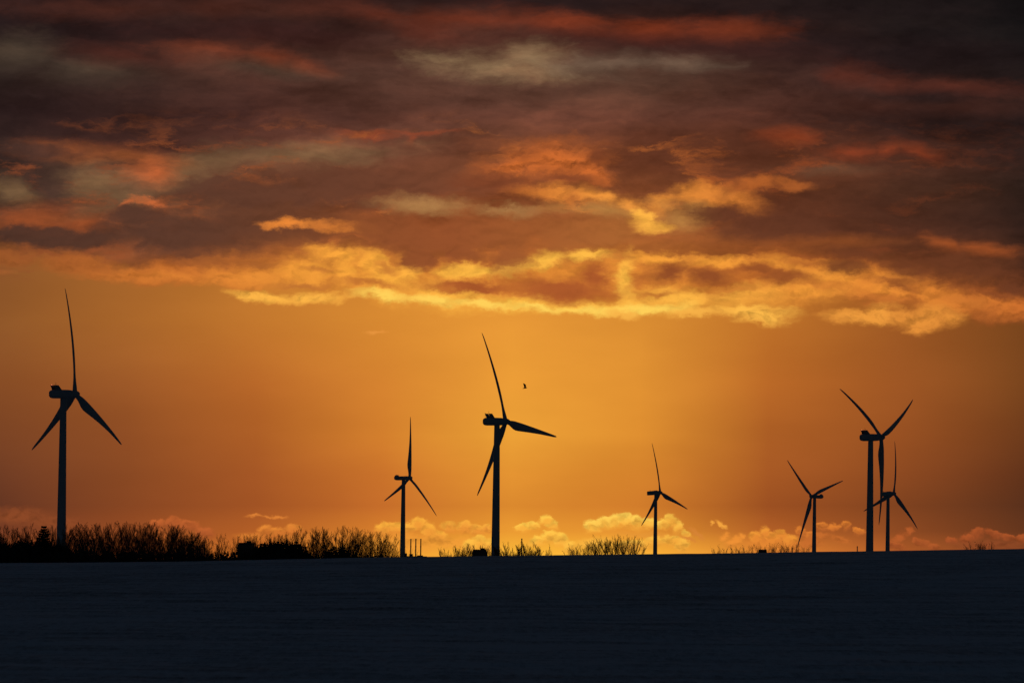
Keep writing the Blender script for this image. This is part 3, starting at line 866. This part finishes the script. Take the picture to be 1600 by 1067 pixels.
def topline(px, pts):
    return float(np.interp(px, [p[0] for p in pts], [p[1] for p in pts]))
TOP = [(-40, 820), (0, 821), (40, 819), (62, 828), (100, 818), (160, 815), (240, 816), (262, 817), (285, 822), (300, 828), (318, 838), (330, 846),
       (345, 840), (352, 833), (368, 838), (385, 832), (410, 834), (445, 832), (458, 829), (470, 823), (500, 822), (545, 823), (580, 827), (600, 831), (625, 833)]
def row(x0, x1, step, Y0, Y1, kind, label, group, dy=0.0, jit=4.0, wide=1.0):
    x = x0
    while x < x1:
        px = x + trnd.uniform(-jit * .5, jit * .5)
        tree(px, topline(px, TOP) + dy + trnd.uniform(-3, jit - 1), trnd.uniform(Y0, Y1), kind, label, group, wide=wide)
        x += step * trnd.uniform(0.75, 1.25)

row(-34, 92, 6.5, 930, 1010, 'tall', 'bare tree in the dense row left of the tallest turbine tower', 'bare trees left of the tall left turbine', 0)
row(104, 326, 6.6, 930, 1010, 'tall', 'bare tree in the dense row right of the tallest turbine tower', 'bare trees right of the tall left turbine', 0)
row(108, 300, 17, 1015, 1060, 'tall', 'bare tree in the dense row right of the tallest turbine tower', 'bare trees right of the tall left turbine', 3, 6)
row(300, 344, 8, 965, 1030, 'tall', 'bare tree in the dense row right of the tallest turbine tower', 'bare trees right of the tall left turbine', 1)
tree(348, 832, 960, 'slim', 'slim bare tree in the gap of the treeline, left of the square block building')
tree(366, 834, 970, 'slim', 'slim bare tree touching the left side of the square block building')
row(384, 470, 8, 1010, 1080, 'tall', 'bare tree rising behind the square block building or the dark rounded thicket', 'bare trees behind the dark thicket', 0)
row(474, 604, 7.2, 960, 1040, 'tall', 'bare tree in the airy row between the dark rounded thicket and the chimneys turbine', 'bare trees left of the small turbine', 0)
tree(603, 832, 990, 'tall', 'bare tree standing apart, second to the left of the small turbine tower')
tree(619, 833, 985, 'slim', 'bare tree standing just left of the small turbine tower beside the chimneys', wide=1.2)

# groups right of the centre, farther off behind the crest
def cluster(lst, Yd, label, group, kind='vase', wide=1.0):
    for px, py in lst:
        tree(px, py - 2.0, Yd + trnd.uniform(-25, 25), kind, label, group, wide=wide)
cluster([(703, 856), (712, 853), (719, 851), (728, 850), (735, 852), (743, 853), (751, 851)], 1250, 'low bare tree beside or behind the small dark block left of the central turbine', 'low trees left of the dark block', 'vase', 0.9)
cluster([(757, 853), (765, 857)], 1250, 'low bare tree between the small dark block and the central turbine tower', 'low trees beside the central tower', 'vase', 0.8)
cluster([(786, 855), (794, 850), (801, 848), (809, 851), (822, 853), (832, 848), (839, 847), (848, 855)], 1250, 'bare tree near the single slender chimney right of the central turbine', 'bare trees around the slender chimney', 'vase', 0.95)
cluster([(893, 858), (898, 854), (903, 851), (912, 849), (920, 846), (928, 843), (934, 842), (941, 840), (949, 838), (956, 835), (965, 840), (971, 838), (976, 837), (982, 838), (988, 838), (996, 848)], 690, 'spreading bare tree in the wide round clump alone on the crest', 'spreading trees in the round clump', 'scrub', 1.0)
cluster([(1118, 856), (1133, 851), (1152, 852), (1161, 855), (1170, 851)], 690, 'low bare shrub on the crest left of the low house', 'low shrubs left of the flat house', 'scrub', 1.0)
cluster([(1188, 851), (1205, 852), (1213, 849), (1222, 850), (1232, 847), (1239, 848), (1250, 857), (1259, 854)], 690, 'low bare shrub by the low house or under the drooping turbine blade', 'low shrubs under the drooping blade', 'scrub', 1.0)
cluster([(1517, 851), (1526, 846), (1534, 848), (1543, 846)], 690, 'small bare bush alone on the crest at the far right', 'bushes on the crest at right', 'scrub', 1.0)

# ------------------------------------------------------------------ conifer
def conifer(px, top_py, Yd):
    b = at(px, 870, Yd); z = gz(b.x, Yd) - 0.1
    h = at(px, top_py, Yd).z - z
    r = empty('conifer', (b.x, Yd, z))
    tag(r, 'dark bushy conifer in the treeline just left of the tallest turbine tower', 'conifer')
    t = MB(); t.tube([(0, 0, -0.3), (0, 0, h * 0.5), (0, 0, h * 0.96)], [0.28, 0.17, 0.03], 8); t.build('trunk', M_BARK, r)
    c = MB(); rnd = random.Random(9)
    z_ = h * 0.08
    while z_ < h * 0.985:
        f = 1 - z_ / h
        R_ = 0.30 * h * (f ** 0.7) * rnd.uniform(0.72, 1.12) + 0.15
        nb = int(9 + 9 * f)
        a0 = rnd.uniform(0, 6.28)
        for k in range(nb):
            a = a0 + 2 * math.pi * k / nb + rnd.uniform(-.2, .2)
            ln = R_ * rnd.uniform(0.75, 1.1)
            tip = Vector((math.cos(a) * ln, math.sin(a) * ln, z_ + ln * 0.18))
            s0 = Vector((0, 0, z_))
            steps = 4
            side = Vector((-math.sin(a), math.cos(a), 0))
            for i in range(steps):
                p0 = s0.lerp(tip, i / steps); p1 = s0.lerp(tip, (i + 1.5) / steps)
                for q in range(5):
                    o = side * rnd.uniform(-1, 1) * 0.32 * (1 - 0.5 * i / steps) + Vector((0, 0, rnd.uniform(-.14, .10)))
                    bse = len(c.v)
                    m_ = (p0 + p1) / 2 + o
                    wv = side * 0.11 + Vector((0, 0, rnd.uniform(-.12, .12)))
                    c.v += [tuple(p0 + o * 0.3), tuple(m_ + wv), tuple(p1 + o * 1.2), tuple(m_ - wv)]
                    c.f.append((bse, bse + 1, bse + 2, bse + 3))
        z_ += h * rnd.uniform(0.034, 0.055)
    c.build('crown', M_NEEDLE, r)
conifer(68, 819.5, 915)

# ------------------------------------------------------------------ thickets and undergrowth
def leafy(mb, rnd, c, rad, n, size):
    for i in range(n):
        while True:
            p = Vector((rnd.uniform(-1, 1), rnd.uniform(-1, 1), rnd.uniform(-0.2, 1)))
            if p.length < 1: break
        p = Vector((c[0] + p.x * rad[0], c[1] + p.y * rad[1], c[2] + p.z * rad[2]))
        a = Vector((rnd.gauss(0, 1), rnd.gauss(0, 1), rnd.gauss(0, 1))).normalized()
        b = a.cross(Vector((rnd.gauss(0, 1), rnd.gauss(0, 1), rnd.gauss(0, 1)))).normalized()
        s_ = size * rnd.uniform(0.5, 1.3); k = len(mb.v)
        mb.v += [tuple(p - a * s_), tuple(p + b * s_ * 0.55), tuple(p + a * s_), tuple(p - b * s_ * 0.55)]
        mb.f.append((k, k + 1, k + 2, k + 3))

def thicket(px0, px1, top_pts, Yd, label, depth=3.0, dens=420, name='thicket', cat='thicket', seed=3):
    rnd = random.Random(seed)
    xm = (px0 + px1) / 2
    b = at(xm, 870, Yd); z0 = gz(b.x, Yd)
    r = empty(name, (b.x, Yd, z0))
    tag(r, label, cat)
    fo = MB(); stm = MB()
    px = px0
    while px <= px1:
        p = at(px, topline(px, top_pts) + rnd.uniform(-2.0, 3.0), Yd); zg = gz(p.x, Yd)
        h = max(0.5, p.z - zg) * 1.04
        x = p.x - b.x
        for yy in (-depth * 0.5, depth * 0.5):
            leafy(fo, rnd, (x, yy + rnd.uniform(-.5, .5), zg - z0 + 0.05), (0.75, 1.0, h * 1.0), int(dens * h / 3), 0.24)
            stm.tube([(x, yy, -0.4), (x + rnd.uniform(-.3, .3), yy, h * 0.5), (x + rnd.uniform(-.6, .6), yy, h * rnd.uniform(0.85, 1.02))], [0.06, 0.045, 0.02], 4)
        px += 5.0
    fo.build('foliage', M_SCRUB, r); stm.build('stem', M_BARK, r)
    return r

thicket(398, 486, [(396, 852), (415, 850), (440, 848), (458, 847), (470, 850), (478, 856), (486, 866)], 945, 'dark rounded thicket right of the square block building', seed=4)
thicket(508, 545, [(506, 868), (515, 860), (524, 855), (535, 855), (546, 864)], 935, 'small dark hump of scrub under the airy row of trees', dens=360, seed=5)
thicket(-30, 62, [(-30, 850), (20, 848), (45, 845), (60, 852)], 922, 'dark evergreen thicket under the trees at the far left', seed=6)
thicket(78, 112, [(76, 852), (90, 850), (112, 858)], 918, 'dark low thicket at the foot of the tallest turbine tower', dens=360, seed=7)

rnd = random.Random(21)
ug = MB()
UT = [(-60, 852), (100, 857), (130, 862), (180, 860), (250, 862), (330, 864), (345, 862), (398, 856), (486, 866), (560, 866), (640, 869), (660, 871)]
px = -55.0
while px < 636:
    for Yd in (905, 975, 1045):
        p = at(px, topline(px, UT) + rnd.uniform(-1.5, 2.5), Yd)
        zg = gz(p.x, Yd); h = p.z - zg
        if h > 0.2:
            leafy(ug, rnd, (p.x, Yd + rnd.uniform(-8, 8), zg), (0.9, 2.0, h), int(42 * h), 0.26)
            for k in range(2):
                a = rnd.uniform(-.5, .5)
                ug.tube([(p.x, Yd, zg - 0.2), (p.x + a * h * .5, Yd, zg + h * .6), (p.x + a * h, Yd, zg + h * rnd.uniform(1.0, 1.35))], [0.04, 0.03, 0.012], 3)
    px += 4.2
o = ug.build('undergrowth', M_SCRUB)
tag(o, 'dark tangled undergrowth along the foot of the left treeline', 'undergrowth', kind='stuff')

# ------------------------------------------------------------------ buildings and chimneys
def house_block(px0, px1, top_py, Yd, depth, label, wallm, cat='building', name='block_building', roof='flat'):
    a = at(px0, top_py, Yd); b = at(px1, top_py, Yd)
    W = b.x - a.x; cx = (a.x + b.x) / 2; z = gz(cx, Yd) - 0.3; H = a.z - z
    r = empty(name, (cx, Yd, z)); tag(r, label, cat)
    rf = 0.35 if roof == 'flat' else H * 0.3
    wb = MB(); wb.box((0, 0, (H - rf) / 2), (W, depth, H - rf)); wb.build('wall', wallm, r)
    rb_ = MB()
    if roof == 'flat':
        rb_.box((0, 0, H - rf / 2), (W - 0.25, depth - 0.25, rf)); rb_.box((W * 0.2, 0, H + 0.15), (W * 0.3, depth * 0.4, 0.298))
    elif roof == 'hip':
        o_ = 0.4; x, y = W / 2 + o_, depth / 2 + o_
        zb, zt = H - rf, H; k = len(rb_.v)
        ix = W * 0.38
        rb_.v += [(-x, -y, zb), (x, -y, zb), (x, y, zb), (-x, y, zb), (-ix, 0, zt), (ix, 0, zt)]
        rb_.f += [(k, k + 1, k + 5, k + 4), (k + 1, k + 2, k + 5), (k + 2, k + 3, k + 4, k + 5), (k + 3, k, k + 4), (k + 3, k + 2, k + 1, k)]
    rb_.build('roof', M_ROOF, r)
    nw = max(1, int(W / 4.5)); fl = max(1, int((H - rf) / 3.2))
    for i in range(nw):
        for j in range(fl):
            wd = MB(); wd.box((-W / 2 + W * (i + .5) / nw, -depth / 2 - 0.02, 1.7 + j * 3.0), (1.2, 0.12, 1.3)); wd.build('window', M_GLASS, r)
    return r
house_block(372, 396, 847.5, 975, 5.0, 'square dark block building standing among the bare trees', M_BRICK)
house_block(738, 761, 858.0, 1230, 7.0, 'small dark block left of the central turbine tower', M_BRICK, name='small_block', cat='building')
house_block(1184, 1199, 858.0, 925, 4.0, 'low hipped-roof house among the shrubs on the crest', M_CONC, name='low_house', cat='house', roof='hip')

def power_plant():
    Yd = 3600
    a = at(632, 868.4, Yd); b = at(667, 868.4, Yd)
    W = b.x - a.x; cx = (a.x + b.x) / 2; z = gz(cx, Yd) - 1
    r = empty('industrial_plant', (cx, Yd, z)); tag(r, 'low industrial plant on the horizon at the foot of the three chimneys', 'industrial plant')
    H = a.z - z
    h = MB(); h.box((0, 0, H / 2), (W, 22, H)); h.build('hall', M_DARKMETAL, r)
    def blk(p0, p1, py, nm):
        q0 = at(p0, py, Yd); q1 = at(p1, py, Yd)
        m = MB(); hh = q0.z - z
        m.box(((q0.x + q1.x) / 2 - cx, -3, H + (hh - H) / 2), (q1.x - q0.x, 14, hh - H - 0.01)); m.build(nm, M_DARKMETAL, r)
    blk(632.5, 636, 864.0, 'boiler_house'); blk(640, 645, 865.0, 'boiler_house'); blk(652, 661, 867.2, 'roof_annex')
    return r
power_plant()

def chimney(px, top_py, Yd, wpx, label, group=None, name='chimney'):
    t = at(px, top_py, Yd); z = gz(t.x, Yd) - 1
    H = t.z - z; r0 = wpx / F * Yd / 2
    r = empty(name, (t.x, Yd, z)); tag(r, label, 'chimney', group)
    m = MB()
    m.ring_tube([[(q * math.cos(a), q * math.sin(a), zz) for a in [2 * math.pi * k / 20 for k in range(20)]] for zz, q in ((0, r0 * 1.15), (H * 0.5, r0 * 1.03), (H * 0.97, r0 * 0.92))])
    m.build('shaft', M_CONC, r, True)
    m = MB()
    m.ring_tube([[(q * math.cos(a), q * math.sin(a), zz) for a in [2 * math.pi * k / 20 for k in range(20)]] for zz, q in ((H * 0.972, r0 * 1.12), (H, r0 * 1.12))])
    m.build('rim', M_CONC, r)
    for zz in (0.45, 0.65, 0.82):
        m = MB(); m.ring_tube([[(q * math.cos(a), q * math.sin(a), H * zz + dz_) for a in [2 * math.pi * k / 20 for k in range(20)]] for dz_, q in ((0, r0 * 1.16), (0.6, r0 * 1.16))])
        m.build('platform', M_DARKMETAL, r)
for i, px in enumerate((642.0, 649.8, 657.6)):
    chimney(px, 841.5, 3580, 1.9, ['leftmost of the three slim chimneys on the plant', 'middle one of the three slim chimneys on the plant', 'rightmost of the three slim chimneys on the plant'][i], 'three chimneys of the plant')
chimney(815.3, 841.0, 2600, 1.9, 'single slender chimney rising among the bare trees right of the central turbine')
chimney(1339.6, 853.0, 2400, 1.7, 'short dark stack on the crest just left of the tall right turbine tower', name='short_stack')

# ------------------------------------------------------------------ bird
def bird():
    Yd = 850.0
    c = at(820.2, 603.5, Yd); s_ = Yd / F      # metres per photo pixel
    bm = bmesh.new()
    # photo-plane outline in pixels from the centre: x right, z up ; one skinned body with wings
    me_ = bpy.data.meshes.new('bird')
    V = [(-1.0, 0, -2.8), (0.4, 0, -2.5), (1.7, 0, -2.2), (2.6, 0, -2.0), (3.5, 0, -2.15),        # rump, back, neck, head, beak
         (-2.3, 0, -3.3), (-3.6, 0.3, -3.7), (-3.6, -0.3, -3.5)]
    E = [(0, 1), (1, 2), (2, 3), (3, 4), (0, 5), (5, 6), (5, 7)]
    bm.free()
    me_.from_pydata([tuple(q * s_ for q in v) for v in V], E, [])
    me_.materials.append(M_FEATHER)
    tmp = bpy.data.objects.new('tmp', me_); COL.objects.link(tmp)
    sk = tmp.modifiers.new('skin', 'SKIN')
    rads = [0.75, 1.15, 0.95, 0.62, 0.15, 0.5, 0.3, 0.3]
    for v, q in zip(me_.skin_vertices[0].data, rads): v.radius = (q * s_, q * s_)
    me_.skin_vertices[0].data[1].use_root = True
    sb = tmp.modifiers.new('sub', 'SUBSURF'); sb.levels = 2; sb.render_levels = 2
    dg = bpy.context.evaluated_depsgraph_get(); dg.update()
    body = bpy.data.meshes.new_from_object(tmp.evaluated_get(dg))
    bpy.data.objects.remove(tmp)
    bm = bmesh.new(); bm.from_mesh(body)
    # wings: raised, the near one towards the camera, the far one behind; cambered with thickness
    def wing(sy):
        root = [(-1.3, 0.5 * sy, -2.3), (1.8, 0.5 * sy, -1.7)]          # trailing, leading
        secs = [root, [(-1.6, 2.0 * sy, 0.2), (1.75, 2.2 * sy, 0.6)],
                [(-1.9, 3.0 * sy, 1.4), (1.5, 3.3 * sy, 2.0)], [(-2.3, 4.2 * sy, 2.9), (-0.1, 4.5 * sy, 3.6)], [(-2.9, 5.0 * sy, 4.2), (-2.2, 5.1 * sy, 4.7)]]
        prev = None
        for i, (a, b) in enumerate(secs):
            th = 0.28 * (1 - i / 5.0) + 0.04
            a = Vector(a); b = Vector(b); m = (a + b) / 2
            ring = [bm.verts.new((a) * s_), bm.verts.new((m + Vector((0, 0, th)) ) * s_), bm.verts.new(b * s_), bm.verts.new((m - Vector((0, 0, th))) * s_)]
            if prev:
                for k in range(4):
                    bm.faces.new((prev[k], prev[(k + 1) % 4], ring[(k + 1) % 4], ring[k]))
            else: bm.faces.new(ring)
            prev = ring
        bm.faces.new(list(reversed(prev)))
    wing(1); wing(-1)
    bmesh.ops.recalc_face_normals(bm, faces=bm.faces)
    bm.to_mesh(body); bm.free()
    body.name = 'bird'
    if not body.materials: body.materials.append(M_FEATHER)
    o = bpy.data.objects.new('bird', body); COL.objects.link(o); o.location = c
    tag(o, 'small dark bird flying with raised wings to the right of the central turbine rotor', 'bird')
bird()
